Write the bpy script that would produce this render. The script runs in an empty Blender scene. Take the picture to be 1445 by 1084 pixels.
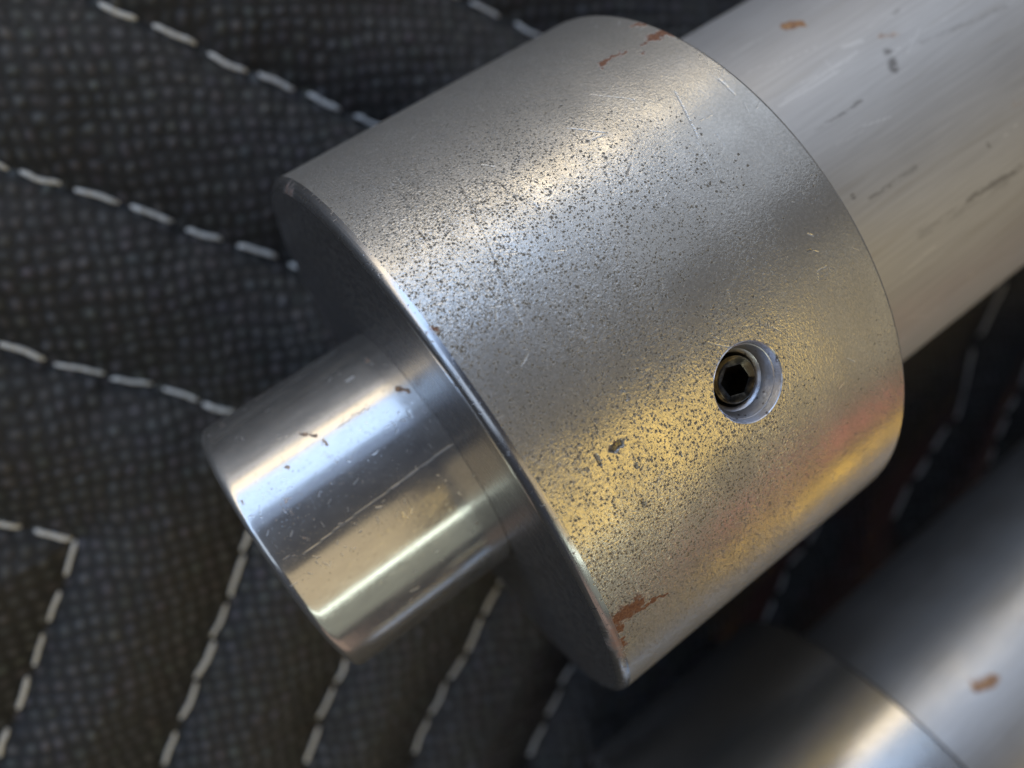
import bpy, bmesh, math, random
import numpy as np
from mathutils import Matrix, Vector

S = bpy.context.scene
COL = S.collection
MM = 0.001

# ------------------------------------------------------------------ camera
# fitted to the photograph (1445 x 1084): world X = shaft axis, Z = blanket normal
FPX, CX, CY = 1085.12, 722.5, 542.0
FIT_U, FIT_V, FIT_Z, FIT_A, FIT_B, PHI = 609.98, 628.56, 80.08, -0.5971, 0.2494, math.radians(20)
FL = np.array([1, -1, -1.0])
_A = np.array([(FIT_U-CX)/FPX*FIT_Z, (FIT_V-CY)/FPX*FIT_Z, FIT_Z])*FL
_d = np.array([math.cos(FIT_A)*math.cos(FIT_B), math.sin(FIT_A)*math.cos(FIT_B), math.sin(FIT_B)])*FL
_z = np.array([0, 0, 1.0])
_N = _z-_d*(_z@_d); _N /= np.linalg.norm(_N)
_Y = np.cross(_N, _d)
_N2 = _N*math.cos(PHI)+(1 if _Y[1] < 0 else -1)*_Y*math.sin(PHI)
ROT = np.stack([_d, np.cross(_N2, _d), _N2])
RC, RS, RH, LC, LS = 30.0, 13.75, 22.7, 33.5, 18.1      # collar, stub, shaft radii; collar, stub lengths (mm)
CAM = -ROT@_A+np.array([0, 0, RC])

def ray(px):
    r = ROT@(np.array([(px[0]-CX)/FPX, (px[1]-CY)/FPX, 1.0])*FL)
    return r/np.linalg.norm(r)
def on_plane(px, z=0.0):
    r = ray(px); return CAM+r*((z-CAM[2])/r[2])
def on_cyl(px, rad, y0=0.0, x0=0.0):
    """pixel -> (axial mm, arc mm) on a cylinder lying along X, in the thing's own frame"""
    r = ray(px); oy, oz = CAM[1]-y0, CAM[2]-RC
    a = r[1]**2+r[2]**2; b = oy*r[1]+oz*r[2]; c = oy*oy+oz*oz-rad*rad
    D = max(b*b-a*c, 0.0)
    P = CAM+r*((-b-math.sqrt(D))/a)
    return (P[0]-x0, math.atan2(P[1]-y0, P[2]-RC)*rad)

cd = bpy.data.cameras.new('camera'); cam = bpy.data.objects.new('camera', cd); COL.objects.link(cam)
M4 = Matrix([[*ROT[0], CAM[0]*MM], [*ROT[1], CAM[1]*MM], [*ROT[2], CAM[2]*MM], [0, 0, 0, 1]])
cam.matrix_world = M4
cd.sensor_fit = 'HORIZONTAL'; cd.sensor_width = 36; cd.lens = FPX/1445*36
cd.clip_start = 0.002; cd.clip_end = 50
cd.dof.use_dof = True; cd.dof.focus_distance = 0.0570; cd.dof.aperture_fstop = 17
S.camera = cam

# ------------------------------------------------------------------ world, lamps, exposure
w = bpy.data.worlds.new('World'); S.world = w; w.use_nodes = True
w.node_tree.nodes['Background'].inputs[0].default_value = (0.024, 0.027, 0.038, 1)
w.node_tree.nodes['Background'].inputs[1].default_value = 1.0
S.view_settings.view_transform = 'Standard'; S.view_settings.look = 'None'
S.view_settings.exposure = 0.2; S.view_settings.gamma = 1.0
S.view_settings.use_curve_mapping = False

def lamp(name, roll0, roll1, ax0, ax1, col, D=1.5):
    """rectangular lamp round the shaft: roll from overhead (+ = sky side), ax = lean along the shaft; col = radiance"""
    r = math.radians((roll0+roll1)/2); x0, x1 = D*math.tan(math.radians(ax0)), D*math.tan(math.radians(ax1))
    sy = 2*D*math.tan(math.radians(abs(roll1-roll0)/2)); sx = x1-x0
    L = max(col)
    ld = bpy.data.lights.new(name, 'AREA'); ld.shape = 'RECTANGLE'; ld.size = sx; ld.size_y = sy
    ld.color = [c/L for c in col]; ld.energy = L*math.pi*sx*sy
    o = bpy.data.objects.new(name, ld); COL.objects.link(o)
    n = Vector((0, math.sin(r), math.cos(r))); X = Vector((1, 0, 0)); Y = n.cross(X)
    M = Matrix((X, Y, n)).transposed().to_4x4()
    M.translation = n*D+Vector(((x0+x1)/2, 0, 0.04)); o.matrix_world = M
    return o
lamp('open_door_daylight', 53, 75, -70, 21, (1.08, 1.50, 2.18))
lamp('far_door_daylight', 50, 80, 23, 66, (.62, .68, .76))
lamp('upper_edge_softener', 43, 52, -60, 20, (.24, .33, .52))  # extra dim panel, added to fade the door's reflection upwards
lamp('low_warm_daylight', 76, 85, -60, 12, (2.3, 1.92, 1.36))
lamp('far_warm_daylight', 71, 82, 13, 35, (3.2, 2.5, 1.45))
lamp('lower_edge_softener', 86, 92, -60, 50, (.75, .72, .70))  # extra dim panel, added to soften the low edge of the reflected light
lamp('tan_ceiling_light', 1, -37, -32, 2.5, (.66, .52, .31))
lamp('gold_bulb_panel', -10, -40, 9, 26, (2.25, 1.5, .34))
lamp('dim_ceiling_light', 0, -60, 26, 56, (.20, .185, .145))
lamp('tube_light', -38.4, -41.4, -40, 10, (4.0, 4.5, 3.8))
lamp('pale_wall_light', -43, -67, -48, 20, (.22, .23, .18))
lamp('red_reflection_light', -68.5, -75, 20, 38, (1.05, .21, .14))  # stands in for an unseen red object, added for its reflection
lamp('yellow_reflection_light', -88.5, -94.5, 0, 38, (3.0, 1.7, .10))  # added for the yellow band; replaces some yellow thing out of view
lamp('pink_wall_light', -74, -95, -48, -6, (.34, .23, .17))
lamp('collar_middle_fill', 26, 49, 22, 56, (.36, .39, .43))  # added dim panel that brightens the collar's middle and right
lamp('side_blanket_fill', 8, 50, -74, -42, (.62, .72, .86))  # added fill with no known window behind it; lifts the blanket's left
S.cycles.caustics_reflective = False

# ------------------------------------------------------------------ material helpers
class NT:
    def __init__(s, mat):
        s.t = mat.node_tree if hasattr(mat, 'node_tree') else mat
    def n(s, typ, **kw):
        nd = s.t.nodes.new(typ)
        for k, v in kw.items(): setattr(nd, k, v)
        return nd
    def put(s, sock, v):
        if isinstance(v, bpy.types.NodeSocket): s.t.links.new(v, sock)
        elif v is not None: sock.default_value = v
    def math(s, op, a, b=None, c=None, clamp=False):
        nd = s.n('ShaderNodeMath', operation=op, use_clamp=clamp)
        for i, v in enumerate((a, b, c)):
            if v is not None: s.put(nd.inputs[i], v)
        return nd.outputs[0]
    def vmath(s, op, a, b=None):
        nd = s.n('ShaderNodeVectorMath', operation=op)
        s.put(nd.inputs[0], a)
        if b is not None:
            if op == 'SCALE': s.put(nd.inputs['Scale'], b)
            else: s.put(nd.inputs[1], b)
        return nd.outputs['Value' if op in ('DOT_PRODUCT', 'LENGTH', 'DISTANCE') else 'Vector']
    def mapr(s, v, a, b, c=0.0, d=1.0, smooth=True):
        nd = s.n('ShaderNodeMapRange', interpolation_type='SMOOTHSTEP' if smooth else 'LINEAR')
        for i, x in enumerate((v, a, b, c, d)): s.put(nd.inputs[i], x)
        return nd.outputs[0]
    def noise(s, vec, scale, detail=2.0, rough=0.5, dist=0.0, col=False, lac=2.0):
        nd = s.n('ShaderNodeTexNoise')
        s.put(nd.inputs['Vector'], vec)
        for k, v in (('Scale', scale), ('Detail', detail), ('Roughness', rough), ('Distortion', dist), ('Lacunarity', lac)): s.put(nd.inputs[k], v)
        return nd.outputs[1 if col else 0]
    def mixc(s, fac, a, b, mode='MIX'):
        nd = s.n('ShaderNodeMix', data_type='RGBA', blend_type=mode)
        s.put(nd.inputs[0], fac); s.put(nd.inputs[6], a); s.put(nd.inputs[7], b)
        return nd.outputs[2]
    def mixf(s, fac, a, b):
        nd = s.n('ShaderNodeMix', data_type='FLOAT')
        s.put(nd.inputs[0], fac); s.put(nd.inputs[2], a); s.put(nd.inputs[3], b)
        return nd.outputs[0]
    def uv(s): return s.n('ShaderNodeAttribute', attribute_name='mm').outputs['Vector']
    def att(s, nm): return s.n('ShaderNodeAttribute', attribute_name=nm).outputs['Fac']
    def stretch(s, vec, sc):
        return s.vmath('MULTIPLY', vec, sc)
    def bump(s, h, dist, normal=None, strength=1.0):
        nd = s.n('ShaderNodeBump'); s.put(nd.inputs['Strength'], strength); s.put(nd.inputs['Distance'], dist)
        s.put(nd.inputs['Height'], h)
        if normal is not None: s.put(nd.inputs['Normal'], normal)
        return nd.outputs[0]

def vnoise(x, y, seed):
    """smooth value noise, one cell per unit"""
    rng = np.random.default_rng(seed); T = rng.random((256, 256))
    xi, yi = np.floor(x).astype(int), np.floor(y).astype(int); fx, fy = x-xi, y-yi
    fx, fy = fx*fx*(3-2*fx), fy*fy*(3-2*fy)
    g = lambda a, c: T[a % 256, c % 256]
    return (g(xi, yi)*(1-fx)+g(xi+1, yi)*fx)*(1-fy)+(g(xi, yi+1)*(1-fx)+g(xi+1, yi+1)*fx)*fy
def fbm(x, y, seed, oc=3):
    v, a, tot = 0, 1.0, 0
    for i in range(oc):
        v = v+a*vnoise(x*2.03**i+13.7*i, y*2.03**i+5.1*i, seed+i); tot += a; a *= .55
    return v/tot
def marks(U, V, segs, scale=1.3, amp=1.0, soft=.6, seed=40, oc=3):
    """wear marks as a union of frayed strokes; segs = [(a_mm, b_mm, half width mm, strength)]"""
    out = np.zeros(U.shape)
    for i, (a, c, wd, st) in enumerate(segs):
        m = wd+amp
        sel = np.nonzero((U > min(a[0], c[0])-m) & (U < max(a[0], c[0])+m) & (V > min(a[1], c[1])-m) & (V < max(a[1], c[1])+m))[0]
        if not len(sel): continue
        u, v = U[sel], V[sel]
        u2 = u+(fbm(u*scale, v*scale, seed, oc)-.5)*2*amp; v2 = v+(fbm(u*scale+31, v*scale, seed+7, oc)-.5)*2*amp
        e = (c[0]-a[0], c[1]-a[1]); L = e[0]**2+e[1]**2+1e-9
        h = np.clip(((u2-a[0])*e[0]+(v2-a[1])*e[1])/L, 0, 1)
        d = np.hypot(u2-a[0]-h*e[0], v2-a[1]-h*e[1])
        q = np.clip((wd-d)/(wd*soft), 0, 1); q = q*q*(3-2*q)
        out[sel] = np.maximum(out[sel], q*st)
    return out
def segs_px(lst, rad, y0=0.0, x0=0.0):
    return [(on_cyl(p, rad, y0, x0), on_cyl(q, rad, y0, x0), wd, st) for p, q, wd, st in lst]

def new_mat(name):
    m = bpy.data.materials.new(name); m.use_nodes = True
    t = NT(m); b = m.node_tree.nodes['Principled BSDF']
    return m, t, b
STEEL = (0.56, 0.555, 0.55, 1)
RUST_A, RUST_B = (0.15, 0.045, 0.018, 1), (0.27, 0.11, 0.055, 1)

def random_scratches(n, u0, u1, v0, v1, seed, lmin=.6, lmax=3, wd=.035, ang=None):
    R = random.Random(seed); out = []
    for _ in range(n):
        u, v = R.uniform(u0, u1), R.uniform(v0, v1); l = R.uniform(lmin, lmax)
        a = R.uniform(0, math.pi) if ang is None else R.gauss(ang, .25)
        out.append(((u, v), (u+l*math.cos(a), v+l*math.sin(a)), wd*R.uniform(.7, 1.5), R.uniform(.3, .9)))
    return out

def two_lobe(m, t, b, rough, extra, fac):
    """worn metal: a tighter and a broad highlight together"""
    t.put(b.inputs['Roughness'], rough)
    b2 = t.n('ShaderNodeBsdfPrincipled')
    for nm in ('Base Color', 'Metallic', 'Normal'):
        if b.inputs[nm].is_linked: t.put(b2.inputs[nm], b.inputs[nm].links[0].from_socket)
        elif nm != 'Normal': b2.inputs[nm].default_value = b.inputs[nm].default_value
    t.put(b2.inputs['Roughness'], t.math('ADD', rough, extra, clamp=True))
    mx = t.n('ShaderNodeMixShader'); t.put(mx.inputs[0], fac); t.put(mx.inputs[1], b.outputs[0]); t.put(mx.inputs[2], b2.outputs[0])
    out = next(n for n in m.node_tree.nodes if n.type == 'OUTPUT_MATERIAL')
    t.put(out.inputs['Surface'], mx.outputs[0])

def mat_collar(name, plain=False):
    m, t, b = new_mat(name)
    uv = t.uv()
    sep = t.n('ShaderNodeSeparateXYZ'); t.put(sep.inputs[0], uv); X = sep.outputs[0]
    rust, dents, light, dark = t.att('rust'), t.att('dent'), t.att('light'), t.att('dark')
    big = t.noise(uv, .09, 3, .55)
    # pits: separate ragged specks of many sizes, dense at the front and fewer towards the shaft
    dens = t.math('ADD', t.mapr(X, 13, 27, .62, .02), t.math('MULTIPLY', t.math('SUBTRACT', big, .5), 1.0), clamp=True)
    if plain: dens = 0.03
    jit = t.vmath('SCALE', t.vmath('SUBTRACT', t.noise(uv, 5.0, 3, .7, col=True), (.5, .5, .5)), .34)
    uvj = t.vmath('ADD', uv, jit)
    def specks(scale, off, d, rmax):
        v = t.n('ShaderNodeTexVoronoi', voronoi_dimensions='2D'); t.put(v.inputs['Vector'], t.vmath('ADD', uvj, off)); v.inputs['Scale'].default_value = scale
        sp = t.n('ShaderNodeSeparateXYZ'); t.put(sp.inputs[0], v.outputs['Color'])
        r = t.mapr(sp.outputs[0], t.math('SUBTRACT', 1.0, d), 1.0, 0.0, rmax, False)
        return t.math('MULTIPLY', t.mapr(v.outputs['Distance'], r, t.math('SUBTRACT', r, .2)), t.mapr(r, .02, .12))
    pits = t.math('MAXIMUM', specks(3.7, (3, 5, 0), dens, .46), t.math('MAXIMUM', specks(6.0, (13, 9, 0), dens, .46), specks(1.9, (41, 17, 0), t.math('MULTIPLY', dens, .16), .34)))
    grain = t.noise(uv, 4.6, 3, .6)
    fine = t.noise(t.stretch(uv, (9, 4, 1)), 1.0, 2, .6)
    vg = t.n('ShaderNodeTexVoronoi', voronoi_dimensions='2D'); t.put(vg.inputs['Vector'], uvj); vg.inputs['Scale'].default_value = 4.4
    gsep = t.n('ShaderNodeSeparateXYZ'); t.put(gsep.inputs[0], vg.outputs['Color'])
    dimple = t.math('MULTIPLY', vg.outputs['Distance'], gsep.outputs[1])
    mott = t.noise(uv, 3.4, 4, .75)
    wear = t.noise(t.stretch(uv, (.35, .12, 1)), 1.0, 4, .6)
    base = t.mixc(t.mapr(wear, .3, .7), (0.59, 0.585, 0.57, 1), (0.69, 0.685, 0.67, 1))
    base = t.mixc(t.mapr(mott, .38, .66, .28, 0), base, (0.28, 0.27, 0.255, 1))
    if plain: base = t.mixc(.0, (.42, .415, .41, 1), base)  # second collar's base darkened, shade put into the colour
    base = t.mixc(t.math('MULTIPLY', pits, .78), base, (0.15, 0.135, 0.11, 1))
    base = t.mixc(dark, base, (0.12, 0.11, 0.10, 1))
    base = t.mixc(t.math('MULTIPLY', light, .5), base, (0.85, 0.85, 0.84, 1))
    base = t.mixc(t.math('MULTIPLY', dents, .8), base, (0.07, 0.07, 0.075, 1))
    rcol = t.mixc(t.mapr(t.noise(uv, 4.5, 4, .7), .35, .65), RUST_A, (0.30, 0.14, 0.07, 1))
    rmask = t.mapr(t.math('ADD', rust, t.math('MULTIPLY', t.math('SUBTRACT', t.noise(uv, 3.6, 5, .75), .5), t.mapr(rust, 0, .25, 0, 1.7))), .16, .85)
    base = t.mixc(t.math('MULTIPLY', rmask, .95), base, rcol)
    t.put(b.inputs['Base Color'], base)
    t.put(b.inputs['Metallic'], t.math('SUBTRACT', .93, t.math('MULTIPLY', t.math('MAXIMUM', rmask, t.math('MULTIPLY', light, .5)), .8)))
    h = t.math('ADD', t.math('ADD', t.math('MULTIPLY', grain, .018), t.math('MULTIPLY', dimple, .017)), t.math('MULTIPLY', fine, .010))
    h = t.math('MULTIPLY', h, t.math('MULTIPLY', t.mapr(X, 20, 32, 1.0, .55), t.mapr(t.noise(t.vmath('ADD', uv, (7, 3, 0)), .11, 2), .35, .65, .45, 1.6)) if not plain else .3)
    h = t.math('SUBTRACT', h, t.math('MULTIPLY', pits, .022))
    h = t.math('SUBTRACT', h, t.math('MULTIPLY', dents, .12))
    h = t.math('SUBTRACT', h, t.math('MULTIPLY', t.math('MAXIMUM', light, dark), .02))
    h = t.math('ADD', h, t.math('MULTIPLY', rmask, .03))
    t.put(b.inputs['Normal'], t.bump(h, MM))
    rg = t.math('ADD', t.mapr(wear, .3, .7, .23, .17), t.math('MULTIPLY', pits, .42))
    rg = t.mixf(rmask, rg, .75)
    two_lobe(m, t, b, rg if not plain else .2, .36, .46 if not plain else .08)
    return m

def mat_face():
    m, t, b = new_mat('turned_steel_face')
    uv = t.uv()      # u = radius, v = arc
    rings = t.noise(t.stretch(uv, (7.0, .02, 1)), 1.0, 4, .7)
    dust = t.noise(uv, .9, 4, .65)
    speck = t.mapr(t.noise(uv, 2.2, 2, .6), .68, .74)
    scr = t.math('MULTIPLY', t.mapr(t.noise(t.stretch(uv, (9, .22, 1)), 1.0, 2, .6), .66, .72), t.mapr(dust, .4, .6))
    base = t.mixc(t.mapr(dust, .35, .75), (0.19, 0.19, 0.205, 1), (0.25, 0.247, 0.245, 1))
    base = t.mixc(t.math('MULTIPLY', speck, .6), base, (0.5, 0.45, 0.4, 1))
    base = t.mixc(t.math('MULTIPLY', scr, .6), base, (0.85, 0.85, 0.85, 1))
    t.put(b.inputs['Base Color'], base)
    t.put(b.inputs['Metallic'], t.math('SUBTRACT', .95, t.math('MULTIPLY', t.math('MAXIMUM', speck, scr), .5)))
    t.put(b.inputs['Normal'], t.bump(t.math('ADD', t.math('MULTIPLY', rings, .010), t.math('MULTIPLY', scr, -.01)), MM))
    two_lobe(m, t, b, t.mapr(dust, .3, .8, .25, .33), .3, .38)
    return m

def mat_chamfer():
    m, t, b = new_mat('chamfer_steel')
    uv = t.uv()
    lines = t.noise(t.stretch(uv, (6.0, .05, 1)), 1.0, 4, .7)
    nick = t.mapr(t.noise(uv, 1.9, 3, .6), .60, .68)
    rust = t.att('rust')
    base = t.mixc(t.math('MULTIPLY', nick, .7), (0.56, 0.56, 0.57, 1), (0.14, 0.14, 0.16, 1))
    base = t.mixc(t.math('MULTIPLY', rust, .7), base, RUST_B)
    t.put(b.inputs['Base Color'], base); t.put(b.inputs['Metallic'], t.math('SUBTRACT', .95, t.math('MULTIPLY', rust, .7)))
    t.put(b.inputs['Roughness'], t.math('ADD', .2, t.math('MULTIPLY', nick, .2)))
    t.put(b.inputs['Normal'], t.bump(t.math('SUBTRACT', t.math('MULTIPLY', lines, .03), t.math('MULTIPLY', nick, .012)), MM))
    return m

def mat_stub():
    m, t, b = new_mat('ground_steel_stub')
    uv = t.uv()
    rust, light = t.att('rust'), t.att('light')
    dust = t.noise(t.stretch(uv, (.25, .6, 1)), 1.0, 4, .6)
    spm = t.math('MULTIPLY', t.mapr(t.noise(uv, 3.6, 3, .65), .645, .69), t.mapr(t.noise(uv, .22, 2), .38, .58))
    dusty = t.mapr(t.noise(uv, 3.4, 3, .7), .62, .74)
    base = t.mixc(t.mapr(dust, .3, .7), (0.57, 0.565, 0.56, 1), (0.65, 0.645, 0.635, 1))
    base = t.mixc(t.math('MULTIPLY', spm, .8), base, (0.16, 0.10, 0.05, 1))
    base = t.mixc(t.math('MULTIPLY', light, .7), base, (0.85, 0.85, 0.85, 1))
    rm = t.mapr(t.math('ADD', rust, t.math('MULTIPLY', t.math('SUBTRACT', t.noise(uv, 5, 4, .75), .5), t.mapr(rust, 0, .2, 0, 1.8))), .25, .7)
    base = t.mixc(t.math('MULTIPLY', rm, .85), base, t.mixc(t.mapr(t.noise(uv, 3, 3), .4, .65), (0.10, .045, .02, 1), (.55, .27, .08, 1)))
    t.put(b.inputs['Base Color'], base)
    t.put(b.inputs['Metallic'], t.math('SUBTRACT', .94, t.math('MULTIPLY', t.math('MAXIMUM', rm, t.math('MULTIPLY', light, .5)), .8)))
    h = t.math('SUBTRACT', t.math('MULTIPLY', t.noise(t.stretch(uv, (5, .3, 1)), 1.0, 3), .003), t.math('MULTIPLY', t.math('MAXIMUM', light, spm), .012))
    h = t.math('ADD', h, t.math('MULTIPLY', dusty, .006))
    t.put(b.inputs['Normal'], t.bump(h, MM))
    two_lobe(m, t, b, t.math('ADD', t.mapr(dust, .3, .7, .13, .19), t.math('MULTIPLY', rm, .5)), .34, .18)
    return m

def mat_shaft(name, metal, broad):
    m, t, b = new_mat(name)
    uv = t.uv()
    rust, light, dark = t.att('rust'), t.att('light'), t.att('dark')
    streak = t.noise(t.stretch(uv, (.10, 2.2, 1)), 1.0, 4, .65)
    streak2 = t.noise(t.stretch(uv, (.04, .5, 1)), 1.0, 3, .6)
    blot = t.noise(uv, .12, 4, .6)
    base = t.mixc(t.mapr(streak, .25, .75), (0.53, 0.53, 0.54, 1), (0.62, 0.62, 0.63, 1))
    base = t.mixc(t.math('MULTIPLY', t.mapr(streak2, .52, .72), .3), base, (0.38, 0.355, 0.32, 1))
    base = t.mixc(t.math('MULTIPLY', light, .7), base, (0.85, 0.85, 0.86, 1))
    base = t.mixc(t.math('MULTIPLY', dark, .85), base, (0.10, 0.09, 0.085, 1))
    rm = t.mapr(t.math('ADD', rust, t.math('MULTIPLY', t.math('SUBTRACT', t.noise(uv, 2.0, 5, .75), .5), t.mapr(rust, 0, .25, 0, 1.6))), .25, .9)
    base = t.mixc(t.math('MULTIPLY', rm, .9), base, t.mixc(t.mapr(t.noise(uv, 1.5, 3), .35, .65), (.24, .085, .03, 1), (.50, .26, .09, 1)))
    t.put(b.inputs['Base Color'], base)
    t.put(b.inputs['Metallic'], t.math('SUBTRACT', metal, t.math('MULTIPLY', rm, .55)))
    t.put(b.inputs['Normal'], t.bump(t.math('ADD', t.math('MULTIPLY', streak, .02), t.math('MULTIPLY', t.noise(uv, 4, 3), .008)), MM))
    two_lobe(m, t, b, t.mapr(blot, .3, .7, .34, .42), .26, broad)
    return m

def mat_bore():
    m, t, b = new_mat('drilled_bore_steel')
    co = t.n('ShaderNodeTexCoord').outputs['Object']
    nz = t.noise(co, 1500, 3, .6)
    t.put(b.inputs['Base Color'], t.mixc(t.mapr(nz, .6, .7), (.66, .65, .68, 1), (.2, .18, .18, 1)))
    b.inputs['Metallic'].default_value = .92; b.inputs['Roughness'].default_value = .34
    t.put(b.inputs['Normal'], t.bump(t.noise(co, 2500, 2), .02*MM))
    return m
def mat_screw():
    m, t, b = new_mat('black_oxide_screw')
    co = t.n('ShaderNodeTexCoord').outputs['Object']
    nz = t.noise(co, 900, 3, .6)
    t.put(b.inputs['Base Color'], t.mixc(t.mapr(nz, .45, .7), (.06, .056, .05, 1), (.22, .2, .16, 1)))
    b.inputs['Metallic'].default_value = 1; b.inputs['Roughness'].default_value = .27
    t.put(b.inputs['Normal'], t.bump(t.noise(co, 2200, 2), .015*MM))
    return m
def mat_fabric():
    m, t, b = new_mat('black_nonwoven_fabric')
    co = t.n('ShaderNodeTexCoord').outputs['Object']
    P = t.vmath('SCALE', co, 1000.0)
    cell = t.n('ShaderNodeAttribute', attribute_name='dot').outputs['Fac']
    cval = t.n('ShaderNodeAttribute', attribute_name='tint').outputs['Color']
    fib = t.noise(t.stretch(P, (1.3, 4.5, 1)), 1.0, 4, .7, .6)
    fib2 = t.noise(t.stretch(P, (4.5, 1.3, 1)), 1.0, 4, .7, .6)
    big = t.noise(P, .05, 3, .6)
    base = t.mixc(cell, (0.008, 0.0085, 0.010, 1), (0.122, 0.124, 0.134, 1))  # raised dots coloured pale as if lit, gaps between them dark as shade
    base = t.mixc(.55, base, cval, 'MULTIPLY')
    base = t.mixc(t.math('MULTIPLY', t.mapr(t.math('MAXIMUM', fib, fib2), .56, .72), .5), base, (0.075, 0.075, 0.08, 1))
    base = t.mixc(t.mapr(big, .4, .7, 0, .2), base, (0.03, 0.028, 0.026, 1))
    t.put(b.inputs['Base Color'], base)
    b.inputs['Roughness'].default_value = .5
    b.inputs['Specular IOR Level'].default_value = .5
    b.inputs['Sheen Weight'].default_value = .05
    b.inputs['Sheen Roughness'].default_value = .5
    h = t.math('ADD', t.math('MULTIPLY', t.math('ADD', fib, fib2), .10), t.math('MULTIPLY', t.noise(P, 6, 2), .03))
    t.put(b.inputs['Normal'], t.bump(h, MM))
    return m
def mat_thread():
    m, t, b = new_mat('white_thread')
    co = t.n('ShaderNodeTexCoord').outputs['Object']
    P = t.vmath('SCALE', co, 1000.0)
    wv = t.n('ShaderNodeTexWave', wave_type='BANDS', bands_direction='DIAGONAL'); t.put(wv.inputs['Vector'], P)
    wv.inputs['Scale'].default_value = .45; wv.inputs['Distortion'].default_value = 1.2
    fz = t.noise(t.stretch(P, (.8, 6, 6)), 1.0, 3, .7)
    t.put(b.inputs['Base Color'], t.mixc(t.mapr(fz, .3, .7), (.80, .80, .79, 1), (.93, .93, .92, 1)))
    b.inputs['Roughness'].default_value = .7; b.inputs['Sheen Weight'].default_value = .2
    t.put(b.inputs['Normal'], t.bump(t.math('ADD', t.math('MULTIPLY', wv.outputs[1], .10), t.math('MULTIPLY', fz, .06)), MM))
    return m

# ------------------------------------------------------------------ blanket
Y2, X2 = -87.0, LC*0-2.0        # the second shaft lies parallel to the first

STITCH_LINES = [   # endpoints of single stitches in the photograph, line by line
    [(610, -28, 652, -6), (667, 0, 709, 22), (731, 30, 768, 50), (788, 60, 832, 84)],
    [(60, -32, 118, -8), (138, 2, 193, 25), (214, 33, 277, 60), (294, 73, 350, 100), (365, 101, 417, 125), (435, 131, 482, 156), (501, 163, 546, 183), (562, 194, 610, 222)],
    [(-50, 215, 10, 238), (25, 241, 85, 259), (103, 266, 168, 286), (183, 289, 244, 312), (262, 324, 314, 339), (335, 347, 392, 364), (410, 372, 470, 400)],
    [(-78, 462, -18, 480), (-6, 485, 61, 509), (73, 515, 147, 529), (154, 538, 215, 546), (230, 551, 282, 568), (287, 572, 331, 583), (345, 588, 398, 604),
     (404, 610, 386, 660), (380, 672, 362, 728), (355, 752, 343, 784), (346, 790, 326, 849), (321, 858, 299, 905), (302, 911, 275, 963), (277, 969, 254, 1021), (248, 1039, 230, 1088)],
    [(-98, 722, -40, 735), (-25, 738, 27, 747), (47, 750, 100, 764), (105, 767, 91, 817), (83, 838, 67, 881), (59, 898, 45, 945), (37, 960, 23, 1007), (9, 1032, -4, 1074)],
    [(505, 880, 494, 925), (490, 937, 477, 970), (473, 979, 450, 1022), (452, 1032, 432, 1082)],
    [(722, 790, 708, 828), (705, 834, 686, 870), (682, 876, 662, 924), (658, 929, 638, 962), (632, 968, 611, 1014), (607, 1021, 587, 1070)],
    [(830, 900, 815, 932), (811, 941, 793, 968), (795, 978, 776, 1014), (772, 1028, 751, 1074)],
    [(1440, 340, 1428, 384), (1422, 396, 1386, 474), (1377, 491, 1350, 595), (1339, 603, 1320, 636), (1315, 648, 1300, 676), (1292, 688, 1270, 736)],
    [(1462, 500, 1442, 548), (1435, 560, 1423, 580), (1424, 590, 1412, 617), (1408, 634, 1399, 656)],
    [(1160, 738, 1145, 768), (1138, 778, 1118, 800), (1112, 812, 1102, 838), (1094, 850, 1080, 880)],
]
ZS = -2.2
lines_w = []
for ln in STITCH_LINES:
    row = []
    for s in ln:
        a_, b_ = on_plane(s[:2], ZS)[:2], on_plane(s[2:], ZS)[:2]
        e_ = (b_-a_)/np.linalg.norm(b_-a_)
        row.append((a_-e_*.3, b_+e_*.3))
    lines_w.append(row)
seg_a, seg_b = [], []
for ln in lines_w:
    pts = [p for s in ln for p in s]
    for i in range(len(pts)-1): seg_a.append(pts[i]); seg_b.append(pts[i+1])
seg_a, seg_b = np.array(seg_a), np.array(seg_b)

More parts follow.
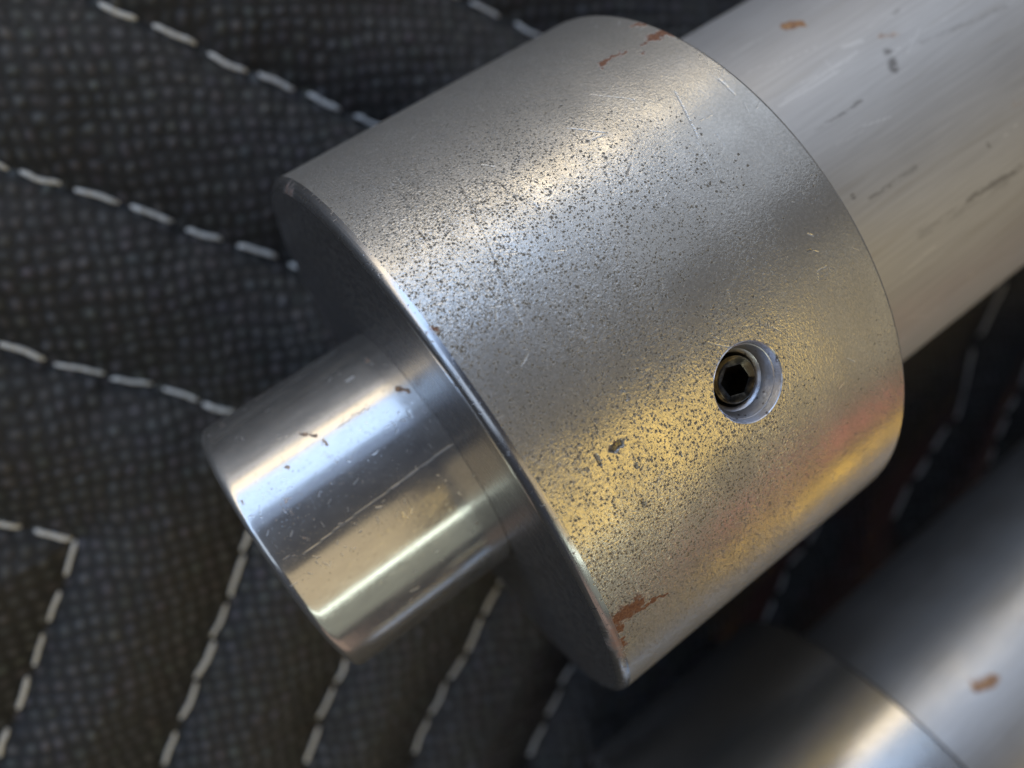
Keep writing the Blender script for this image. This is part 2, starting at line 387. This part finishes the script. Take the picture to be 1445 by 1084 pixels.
def seam_dist(x, y):
    d = np.full(x.shape, 1e9)
    for a, c in zip(seg_a, seg_b):
        e = c-a; L = e@e
        h = np.clip(((x-a[0])*e[0]+(y-a[1])*e[1])/L, 0, 1)
        d = np.minimum(d, (x-a[0]-h*e[0])**2+(y-a[1]-h*e[1])**2)
    return np.sqrt(d)
DA = math.atan2(ROT[1][0], ROT[0][0])+0.12        # lattice turned a little against the picture's rows
PITCH = 1.86
def fabric(x, y):
    """height (mm), dot mask, cell indices"""
    d = seam_dist(x, y)
    puff = 1.0-np.exp(-(d/5.0)**1.3)
    z = -3.0+3.4*puff-.35*np.exp(-(d/.9)**2)
    z += (vnoise(x/9, y/9, 1)-.5)*.9+(vnoise(x/26+7, y/26, 2)-.5)*1.2
    wx = x+(vnoise(x/5, y/5, 3)-.5)*1.3+(vnoise(x/1.7, y/1.7, 13)-.5)*.3; wy = y+(vnoise(x/5+50, y/5, 4)-.5)*1.3+(vnoise(x/1.7, y/1.7, 14)-.5)*.3
    a = (wx*math.cos(DA)+wy*math.sin(DA))/PITCH; c = (-wx*math.sin(DA)+wy*math.cos(DA))/PITCH
    r = np.round(c); a = a+.5*(r % 2)*.25
    ai, ci = np.round(a).astype(int), r.astype(int)
    rr = np.sqrt((a-ai)**2+(c-ci)**2)
    dot = np.clip(1-rr/.47, 0, 1); dot = dot*dot*(3-2*dot)
    rng = np.random.default_rng(9); H = rng.random((211, 223))
    dot = dot*(.45+.55*H[ai % 211, ci % 223])*(.6+.7*vnoise(x*1.1, y*1.1, 6))
    fade = np.clip((190-np.maximum(abs(x-30), abs(y+40)))/50, 0, 1)
    z = z+fade*(dot*.28+(vnoise(x*1.6, y*1.6, 5)-.5)*.10+(vnoise(x*.7, y*.7, 15)-.5)*.14)
    for y0, x0 in ((0.0, 0.0), (Y2, X2)):                   # pressed down under the collars
        inx = np.clip(np.minimum(x-x0+2, x0+LC+2-x)/2, 0, 1)
        lim = RC-np.sqrt(np.clip(RC*RC-(y-y0)**2, 0, None))
        lim = np.where(abs(y-y0) < RC, lim, 99)
        z = np.where(inx > 0, np.minimum(z, lim+(1-inx)*3), z)
    return z, dot*fade, ai, ci

def axis_lines(parts):
    out = []
    for a, b_, st in parts: out += list(np.arange(a, b_-1e-6, st))
    return np.array(out+[parts[-1][1]])
def build_blanket():
    gx = axis_lines([(-900, -300, 60), (-300, -120, 12), (-120, -72, 2), (-72, 30, .28), (30, 150, .42), (150, 190, 2), (190, 320, 12), (320, 920, 60)])
    gy = axis_lines([(-900, -300, 60), (-300, -200, 10), (-200, -170, 2), (-170, -45, .5), (-45, 74, .28), (74, 110, 2), (110, 300, 12), (300, 900, 60)])
    X, Y = np.meshgrid(gx, gy, indexing='ij'); nx, ny = X.shape
    x, y = X.ravel(), Y.ravel()
    z, dot, ai, ci = fabric(x, y)
    rng = np.random.default_rng(4)
    T = 1+(rng.random((197, 193, 3))-.5)*np.array([.34, .26, .34]); T *= (.7+.6*rng.random((197, 193, 1)))
    tint = T[ai % 197, ci % 193]
    top = np.stack([x, y, z], 1)
    # closed underside: rim ring 9 mm lower
    idx = np.arange(nx*ny).reshape(nx, ny)
    q = np.stack([idx[:-1, :-1], idx[1:, :-1], idx[1:, 1:], idx[:-1, 1:]], -1).reshape(-1, 4)
    rim = np.concatenate([idx[:-1, 0], idx[-1, :-1], idx[:0:-1, -1], idx[0, :0:-1]])
    low = top[rim].copy(); low[:, 2] = -10
    n0 = len(top); n = len(rim); j = np.arange(n)
    side = np.stack([rim, n0+j, n0+(j+1) % n, rim[(j+1) % n]], 1)
    verts = np.concatenate([top, low, [[10, 0, -10.0]]])*MM
    tri = np.stack([n0+j, np.full(n, n0+n), n0+(j+1) % n], 1)
    faces4 = np.concatenate([q, side])
    me = bpy.data.meshes.new('blanket')
    me.vertices.add(len(verts)); me.vertices.foreach_set('co', verts.astype(np.float32).ravel())
    nl = faces4.size+tri.size
    me.loops.add(nl); me.loops.foreach_set('vertex_index', np.concatenate([faces4.ravel(), tri.ravel()]).astype(np.int32))
    npoly = len(faces4)+len(tri)
    me.polygons.add(npoly)
    st = np.concatenate([np.arange(len(faces4))*4, faces4.size+np.arange(len(tri))*3])
    me.polygons.foreach_set('loop_start', st.astype(np.int32))
    me.polygons.foreach_set('use_smooth', np.ones(npoly, bool))
    me.update(calc_edges=True)
    pad = len(verts)-n0
    a = me.attributes.new('dot', 'FLOAT', 'POINT'); a.data.foreach_set('value', np.concatenate([dot, np.zeros(pad)]).astype(np.float32))
    c = me.attributes.new('tint', 'FLOAT_COLOR', 'POINT')
    cc = np.concatenate([np.c_[tint, np.ones(n0)], np.ones((pad, 4))]).astype(np.float32); c.data.foreach_set('color', cc.ravel())
    me.validate()
    me.materials.append(mat_fabric())
    o = bpy.data.objects.new('quilted_blanket', me); COL.objects.link(o)
    o['label'] = 'black quilted fabric blanket with white zigzag stitching lying under the steel shafts'
    o['category'] = 'blanket'
    return o
blanket = build_blanket()

TAU = 2*math.pi
def build_stitches():
    mt = mat_thread(); R = random.Random(3)
    for ln in lines_w:
        for a, c in ln:
            a, c = np.array(a), np.array(c); L = np.linalg.norm(c-a)
            dirv = (c-a)/L; nrm = np.array([-dirv[1], dirv[0]])
            NS, NR = 12, 8; bow = R.uniform(-.3, .3); kink = R.uniform(-.12, .12); rad = R.uniform(.26, .36)
            vs, fs = [], []
            ss = np.linspace(0, 1, NS+1)
            pc = a[None]+ss[:, None]*(c-a)[None]+nrm[None]*(bow*np.sin(ss*math.pi)+kink*np.sin(ss*TAU*1.5))[:, None]
            base = fabric(pc[:, 0], pc[:, 1])[0]
            base = np.full_like(base, base.mean())*.6+base*.4
            for i, s in enumerate(ss):
                e = min(s, 1-s)*L
                r = rad*min(1.0, .45+.55*math.sqrt(min(e/1.1, 1)))
                zc = base[i]+.22-.75*max(0, 1-e/.9)**2
                for k in range(NR):
                    th = 2*math.pi*k/NR
                    p = pc[i]+nrm*r*math.cos(th)
                    vs.append((p[0]*MM, p[1]*MM, (zc+r*.8*math.sin(th))*MM))
            for i in range(NS):
                for k in range(NR):
                    k2 = (k+1) % NR
                    fs.append((i*NR+k, (i+1)*NR+k, (i+1)*NR+k2, i*NR+k2))
            fs.append(tuple(range(NR))); fs.append(tuple(NS*NR+k for k in reversed(range(NR))))
            o3 = Vector((pc[0][0]*MM, pc[0][1]*MM, base[0]*MM))
            ang = math.atan2(dirv[1], dirv[0]); Mi = (Matrix.Translation(o3)@Matrix.Rotation(ang, 4, 'Z')); inv = Mi.inverted()
            me = bpy.data.meshes.new('stitch'); me.from_pydata([inv@Vector(v) for v in vs], [], fs)
            me.polygons.foreach_set('use_smooth', np.ones(len(fs), bool)); me.update()
            me.materials.append(mt)
            o = bpy.data.objects.new('stitch', me); COL.objects.link(o)
            o.parent = blanket; o.matrix_local = Mi
build_stitches()

# ------------------------------------------------------------------ steel shafts
HX, HARC = on_cyl((1057, 540), RC); HANG = HARC/RC
TAU = 2*math.pi

def angle_list(fine, lo, hi, anchor, coarse=math.radians(2)):
    """ring angles from -pi: fine between lo and hi (passing through anchor), coarse elsewhere"""
    k0, k1 = math.ceil((lo-anchor)/fine), math.floor((hi-anchor)/fine)
    mid = anchor+np.arange(k0, k1+1)*fine
    left = np.linspace(-math.pi, mid[0], max(2, int((mid[0]+math.pi)/coarse)))[:-1]
    right = np.linspace(mid[-1], math.pi, max(2, int((math.pi-mid[-1])/coarse)))[1:-1]
    return np.concatenate([left, mid, right]), len(left)-k0       # angles, index of the anchor

def mesh_from(verts, quads, slots, ngons, mats, name, parent, attrs, sharp):
    me = bpy.data.meshes.new(name)
    me.vertices.add(len(verts)); me.vertices.foreach_set('co', (verts*MM).astype(np.float32).ravel())
    loops = np.concatenate([quads.ravel()]+[np.array(g) for g, _ in ngons]).astype(np.int32)
    starts = np.concatenate([np.arange(len(quads))*4, quads.size+np.cumsum([0]+[len(g) for g, _ in ngons])[:-1]]).astype(np.int32) if ngons else (np.arange(len(quads))*4).astype(np.int32)
    me.loops.add(len(loops)); me.loops.foreach_set('vertex_index', loops)
    me.polygons.add(len(starts)); me.polygons.foreach_set('loop_start', starts)
    me.polygons.foreach_set('material_index', np.concatenate([slots, [m for _, m in ngons]]).astype(np.int32))
    me.polygons.foreach_set('use_smooth', np.ones(len(starts), bool))
    for m in mats: me.materials.append(m)
    me.update(calc_edges=True)
    for k, v in attrs.items():
        v = np.asarray(v, np.float32)
        if v.ndim == 2: at = me.attributes.new(k, 'FLOAT_VECTOR', 'POINT'); at.data.foreach_set('vector', v.ravel())
        else: at = me.attributes.new(k, 'FLOAT', 'POINT'); at.data.foreach_set('value', v)
    me.validate()
    me.set_sharp_from_angle(angle=math.radians(sharp))
    o = bpy.data.objects.new(name, me); COL.objects.link(o); o.parent = parent
    return o

def lathe(prof, ang):
    """prof rows (x, r, u, slot of the band that starts here); returns verts, mm attribute, quads, slots"""
    P = np.array(prof, float); n, k = len(P), len(ang)
    sx = np.repeat(P[:, 0], k); sr = np.repeat(P[:, 1], k); A = np.tile(ang, n)
    V = np.stack([sx, sr*np.sin(A), sr*np.cos(A)], 1)
    T = np.stack([np.repeat(P[:, 2], k), A*np.repeat(np.maximum(P[:, 1], 1), k), np.zeros(n*k)], 1)
    i, j = np.meshgrid(np.arange(n-1), np.arange(k), indexing='ij'); j2 = (j+1) % k
    Q = np.stack([i*k+j, i*k+j2, (i+1)*k+j2, (i+1)*k+j], -1).reshape(-1, 4)
    return V, T, Q, np.repeat(P[:-1, 3].astype(int), k)

COLLAR_RUST = [((849, 92), (858, 84), .55, 1), ((858, 85), (884, 73), .38, .9), ((905, 74), (907, 73), .5, .8),
    ((908, 64), (926, 53), .35, .8), ((922, 52), (938, 46), .95, .85), ((898, 36), (913, 33), .6, .75), ((935, 44), (950, 49), .6, .7),
    ((872, 872), (900, 853), 1.25, 1), ((868, 885), (872, 890), .7, 1), ((905, 858), (936, 838), .4, .9), ((868, 905), (880, 908), .7, .9),
    ((872, 918), (880, 925), .5, .7), ((398, 266), (406, 266), .7, .8), ((616, 463), (621, 466), .3, .6), ((386, 280), (398, 262), .9, 1), ((866, 890), (872, 915), .5, .8)]
COLLAR_DENT = [((865, 634), (874, 626), .34, 1), ((841, 641), (844, 648), .13, .6), ((844, 651), (845, 655), .14, .7), ((876, 548), (880, 553), .15, .35), ((882, 558), (884, 563), .17, .4), ((944, 702), (944, 706), .12, .4),
    ((897, 656), (899, 660), .12, .5), ((907, 707), (909, 712), .13, .5), ((826, 662), (829, 664), .12, .5), ((960, 640), (962, 642), .1, .4)]
COLLAR_LIGHT = [((715, 405), (738, 457), .07, .8), ((952, 129), (985, 195), .08, .9), ((983, 201), (1019, 263), .08, .7), ((1014, 112), (1036, 133), .14, .8), ((1050, 145), (1057, 161), .08, .6),
    ((833, 134), (896, 141), .07, .8), ((800, 181), (858, 188), .07, .8), ((1000, 483), (1036, 492), .065, .9), ((1003, 474), (1026, 481), .06, .7), ((1070, 452), (1100, 467), .065, .9),
    ((1050, 460), (1062, 462), .06, .6), ((1153, 382), (1166, 377), .07, .9), ((1153, 382), (1155, 395), .07, .9), ((1184, 548), (1190, 540), .08, .8), ((1098, 660), (1105, 659), .1, .9),
    ((1083, 657), (1086, 659), .1, .8), ((1140, 330), (1147, 333), .12, .8), ((1112, 465), (1113, 560), .07, .35), ((1120, 475), (1119, 570), .07, .25), ((1227, 345), (1232, 360), .14, .7), ((1196, 505), (1206, 510), .1, .8)]
COLLAR_DARK = [((649, 260), (702, 374), .06, .55), ((702, 374), (720, 415), .06, .45), ((585, 319), (602, 339), .08, .7), ((884, 248), (891, 232), .08, .7), ((700, 345), (712, 372), .06, .4)]
STUB_RUST = [((425, 612), (432, 613), .45, .8), ((440, 614), (447, 614), .3, 1), ((456, 622), (460, 628), .28, .8), ((561, 548), (577, 551), .36, 1), ((516, 506), (521, 510), .28, .8),
    ((402, 704), (404, 706), .35, .6), ((409, 722), (412, 726), .4, .45), ((404, 660), (406, 662), .25, .8), ((337, 706), (341, 711), .25, .8), ((430, 758), (434, 760), .35, .5), ((455, 640), (475, 650), .6, .3),
    ((672, 737), (674, 738), .2, .7), ((312, 597), (316, 600), .5, .4), ((480, 600), (520, 575), .25, .5), ((360, 565), (400, 538), .25, .5)]
STUB_LIGHT = [((428, 783), (520, 712), .06, .6), ((520, 712), (639, 627), .07, .7), ((553, 689), (590, 662), .09, .9), ((595, 658), (634, 629), .11, .85), ((491, 537), (497, 533), .28, 1), ((580, 834), (590, 829), .13, .9),
    ((575, 580), (580, 588), .15, .6), ((668, 672), (671, 668), .08, .8)]
SHAFT_RUST = [((1112, 36), (1128, 33), .95, 1), ((1244, 52), (1262, 48), .5, .5), ((1430, 150), (1440, 146), .9, .35)]
SHAFT_DARK = [((1254, 74), (1262, 98), .75, .8), ((1150, 183), (1182, 163), .22, .6), ((1184, 162), (1215, 142), .26, .75), ((1365, 282), (1440, 236), .5, .65),
    ((1225, 280), (1262, 258), .3, .55), ((1262, 258), (1292, 236), .4, .35), ((1203, 276), (1204, 278), .32, 1), ((1394, 204), (1396, 206), .3, .9), ((983, 49), (990, 47), .5, .5), ((1262, 20), (1268, 14), .3, .4),
    ((1300, 60), (1420, 10), .4, .25), ((1300, 330), (1420, 255), .8, .25)]
SHAFT_LIGHT = [((1100, 150), (1185, 100), .12, .7), ((1110, 140), (1210, 72), .15, .6), ((1165, 85), (1180, 105), .1, .5), ((1190, 65), (1215, 58), .4, .5), ((1125, 120), (1200, 85), .1, .5)]
SHAFT2_RUST = [((1378, 968), (1402, 958), 1.5, 1), ((1440, 880), (1444, 870), .8, .4)]

M_COLLAR, M_FACE, M_CH, M_BORE, M_SCREW, M_STUB, M_SHAFT = mat_collar('pitted_steel'), mat_face(), mat_chamfer(), mat_bore(), mat_screw(), mat_stub(), mat_shaft('brushed_steel_shaft', .66, .6)
M_SHAFT2 = mat_shaft('shaded_brushed_steel_shaft', .9, .3)  # copy of the shaft steel, tuned darker to sink into shade
M_PLAIN = mat_collar('smooth_shaded_steel_collar', True)

def build_collar(parent, mat, main):
    st = .09 if main else .5
    NP = int(round(3.9/st))
    lo, hi = 0.9, LC-.6
    ang, ka = angle_list(st/RC, -.95, 1.65, HANG)
    k = len(ang)
    xs = np.array([HX+i*st for i in range(-800, 800) if lo+st*.4 < HX+i*st < hi-st*.4])
    ih = int(np.argmin(abs(xs-HX)))
    prof = [(1.2, 13.88, 13.0, 1), (0.1, 13.88, 13.8, 1)]+[(0, r, r, 1) for r in np.linspace(13.98, 28.9, 8)]
    prof[-1] = (0, 28.95, 0, 2)
    prof += [(.9-.9*math.cos(q), 28.95+1.05*math.sin(q), .9-.9*math.cos(q), 2) for q in np.linspace(.3, 1.3, 7)]+[(lo, RC, lo, 0)]
    r0 = len(prof)
    prof += [(x, RC, x, 0) for x in xs]
    prof += [(hi, RC, hi, 0), (hi+.2, 29.9, hi+.2, 0), (hi+.5, 29.6, hi+.5, 0), (LC, 29.3, 29.3, 1), (LC, 26, 26, 1), (LC, RH+.05, 22, 1), (LC-2, RH+.05, 21, 1)]
    V, T, Q, SL = lathe(prof, ang)
    # the chamfer's first row carries the face radius on one side only: keep it simple, chamfer coordinates win
    i, j = np.meshgrid(np.arange(len(prof)-1), np.arange(k), indexing='ij')
    hole = ((i >= r0+ih-NP) & (i < r0+ih+NP) & (j >= ka-NP) & (j < ka+NP)).ravel()
    Q, SL = Q[~hole], SL[~hole]
    bd = [(a, -NP) for a in range(-NP, NP)]+[(NP, c) for c in range(-NP, NP)]+[(a, NP) for a in range(NP, -NP, -1)]+[(-NP, c) for c in range(NP, -NP, -1)]
    bd = np.array(bd); nb = len(bd)
    prev = (r0+ih+bd[:, 0])*k+ka+bd[:, 1]
    ou, ov = xs[ih+bd[:, 0]], (HANG+bd[:, 1]*st/RC)*RC
    du, dv = ou-HX, ov-HARC; l = np.hypot(du, dv); du, dv = du/l, dv/l
    R0 = 3.15; VV, TT, QQ, SS = [V], [T], [Q], [SL]; cnt = len(V)
    def ring(pts, mm, slot):
        nonlocal cnt, prev
        cur = cnt+np.arange(nb); cnt += nb
        VV.append(pts); TT.append(mm)
        QQ.append(np.stack([prev, cur, np.roll(cur, -1), np.roll(prev, -1)], 1)); SS.append(np.full(nb, slot)); prev = cur
    NRG = 10 if main else 3
    for q in range(1, NRG+1):
        s_ = q/NRG
        uu, vv = ou*(1-s_)+(HX+R0*du)*s_, ov*(1-s_)+(HARC+R0*dv)*s_
        ring(np.stack([uu, RC*np.sin(vv/RC), RC*np.cos(vv/RC)], 1), np.stack([uu, vv, 0*uu], 1), 0)
    nh = np.array([0, math.sin(HANG), math.cos(HANG)]); eh = np.array([0, math.cos(HANG), -math.sin(HANG)]); ex = np.array([1.0, 0, 0])
    for rad, dep in ((3.12, .03), (3.06, .09), (2.86, .62), (2.80, .66), (2.42, 1.62), (2.30, 1.72), (2.14, 1.9), (2.02, 2.8), (2.02, 6.0)):
        pts = ex[None]*(HX+rad*du)[:, None]+eh[None]*(rad*dv)[:, None]+nh[None]*(RC-dep)
        ring(pts, np.stack([np.full(nb, 100+dep), dv*rad, du*rad], 1), 3)
    V, T, Q, SL = np.concatenate(VV), np.concatenate(TT), np.concatenate(QQ), np.concatenate(SS)
    U, W = T[:, 0], T[:, 1]
    if main:
        att = dict(rust=marks(U, W, [(p, q, wd*1.12+.05, min(1, st_*1.2)) for p, q, wd, st_ in segs_px(COLLAR_RUST, RC)], 2.2, .55, 1.0, 40), dent=marks(U, W, segs_px(COLLAR_DENT, RC), 3.5, .16, .6, 50),
                   light=marks(U, W, [(p, q, wd*.8, st_) for p, q, wd, st_ in segs_px(COLLAR_LIGHT, RC)]+random_scratches(75, 1, 33, -25, 40, 5, .2, 1.3, .055), .8, .08, .6, 60),
                   dark=marks(U, W, segs_px(COLLAR_DARK, RC)+random_scratches(30, 1, 30, -25, 40, 8, .2, .9, .055), .8, .08, .6, 70))
    else:
        z = np.zeros(len(U)); att = dict(rust=z, dent=z, light=z, dark=z)
    att['mm'] = T
    return mesh_from(V, Q[:, ::-1], SL, [(list(prev), 3)], [mat, M_FACE, M_CH, M_BORE], 'collar', parent, att, 24)

def build_screw(parent):
    bm = bmesh.new(); n = 96
    nh = Vector((0, math.sin(HANG), math.cos(HANG))); eh = Vector((0, math.cos(HANG), -math.sin(HANG))); ex = Vector((1, 0, 0))
    def pt(r, dep, th): return (ex*(HX+r*math.cos(th))+eh*(r*math.sin(th))+nh*(RC-dep))*MM
    def hexr(th, ap):
        a = (th+.35) % (math.pi/3)-math.pi/6
        return ap/math.cos(a)
    top = 1.40
    spec = [(1.90, 5.0, 0), (1.90, top+.42, 0), (1.86, top+.2, 0), (1.76, top+.05, 0), (1.68, top, 0), (1.20, top+.14, 1), (1.12, top+.2, 1), (1.12, top+2.2, 1)]
    prev = None
    for r, dep, hx in spec:
        cur = []
        for k in range(n):
            th = 2*math.pi*k/n
            cur.append(bm.verts.new(pt(hexr(th, r) if hx else r, dep, th)))
        if prev:
            for k in range(n):
                k2 = (k+1) % n
                f = bm.faces.new((prev[k], prev[k2], cur[k2], cur[k])); f.smooth = True
        prev = cur
    bm.faces.new(prev)
    bmesh.ops.recalc_face_normals(bm, faces=bm.faces)
    me = bpy.data.meshes.new('set_screw'); bm.to_mesh(me); bm.free(); me.materials.append(M_SCREW)
    me.set_sharp_from_angle(angle=math.radians(28))
    o = bpy.data.objects.new('set_screw', me); COL.objects.link(o); o.parent = parent
    return o

def build_stub(parent, main):
    c = .75; st = .09 if main else .6
    ang, _ = angle_list(st/RS, -1.2, 1.9, 0.0)
    xs = np.arange(-LS+c+.4, 1.0, st)
    prof = [(-LS, 1.0), (-LS, 8.0), (-LS, RS-c), (-LS+.06, RS-c*.72), (-LS+.2, RS-c*.45), (-LS+c*.55, RS-c*.18), (-LS+c*.85, RS-.04), (-LS+c+.25, RS)]+[(x, RS) for x in xs]
    V, T, Q, SL = lathe([(x, r, x, 0) for x, r in prof], ang)
    U, W = T[:, 0], T[:, 1]; z = np.zeros(len(U))
    att = dict(mm=T, rust=z, light=z)
    if main:
        att['rust'] = marks(U, W, [(p, q, wd*1.15, st_*.8) for p, q, wd, st_ in segs_px(STUB_RUST, RS)], 3.0, .26, .9, 80)
        att['light'] = marks(U, W, segs_px(STUB_LIGHT, RS)+random_scratches(60, -17.5, -.5, 1, 10, 21, .1, .55, .05)+random_scratches(30, -17.5, -.5, -10, 22, 22, .1, .5, .055), .8, .06, .6, 90)
    return mesh_from(V, Q[:, ::-1], SL, [(list(range(len(ang))), 0)], [M_STUB], 'stub_end', parent, att, 35)

def build_shaft(parent, main):
    st = .16 if main else .45
    ang, _ = angle_list(st/RH, -1.0, 1.75, 0.0)
    xs = np.concatenate([np.arange(LC-1.5, 82, st), np.linspace(84, 320, 24)])
    prof = [(x, RH) for x in xs]+[(320.8, RH-.8), (320.8, 10), (320.8, 1)]
    V, T, Q, SL = lathe([(x, r, x, 0) for x, r in prof], ang)
    U, W = T[:, 0], T[:, 1]; z = np.zeros(len(U))
    att = dict(mm=T, rust=z, light=z, dark=z)
    if main:
        att['rust'] = marks(U, W, segs_px(SHAFT_RUST, RH), 1.3, .6, .6, 100)
        att['dark'] = marks(U, W, segs_px(SHAFT_DARK, RH), .7, .12, .8, 110)*np.clip((fbm(U*.9, W*4.0, 115)-.32)*5, .15, 1)
        att['light'] = marks(U, W, segs_px(SHAFT_LIGHT, RH)+random_scratches(28, 34, 80, -20, 28, 31, 1, 6, .08, 0.0), .8, .15, .7, 120)
    else:
        att['rust'] = marks(U, W, segs_px(SHAFT2_RUST, RH, Y2, X2), .6, .9, .7, 130)
    return mesh_from(V, Q[:, ::-1], SL, [(list((len(prof)-1)*len(ang)+np.arange(len(ang)))[::-1], 0)], [M_SHAFT if main else M_SHAFT2], 'shaft', parent, att, 35)

def build_thing(loc, label, main):
    root = bpy.data.objects.new('steel_shaft', None); COL.objects.link(root)
    root.location = [c*MM for c in loc]; root.empty_display_size = .01
    root['label'] = label; root['category'] = 'shaft'; root['group'] = 'collared steel shafts'
    collar = build_collar(root, M_COLLAR if main else M_PLAIN, main)
    if not main: collar.rotation_euler.x = math.radians(35)
    build_screw(collar); build_stub(root, main); build_shaft(root, main)
build_thing((0, 0, RC), 'steel shaft with a pitted rust-spotted collar, recessed hex set screw and polished stub end', True)
build_thing((X2, Y2, RC), 'smoother steel shaft with plain collar lying half in black shadow beside the pitted collar', False)
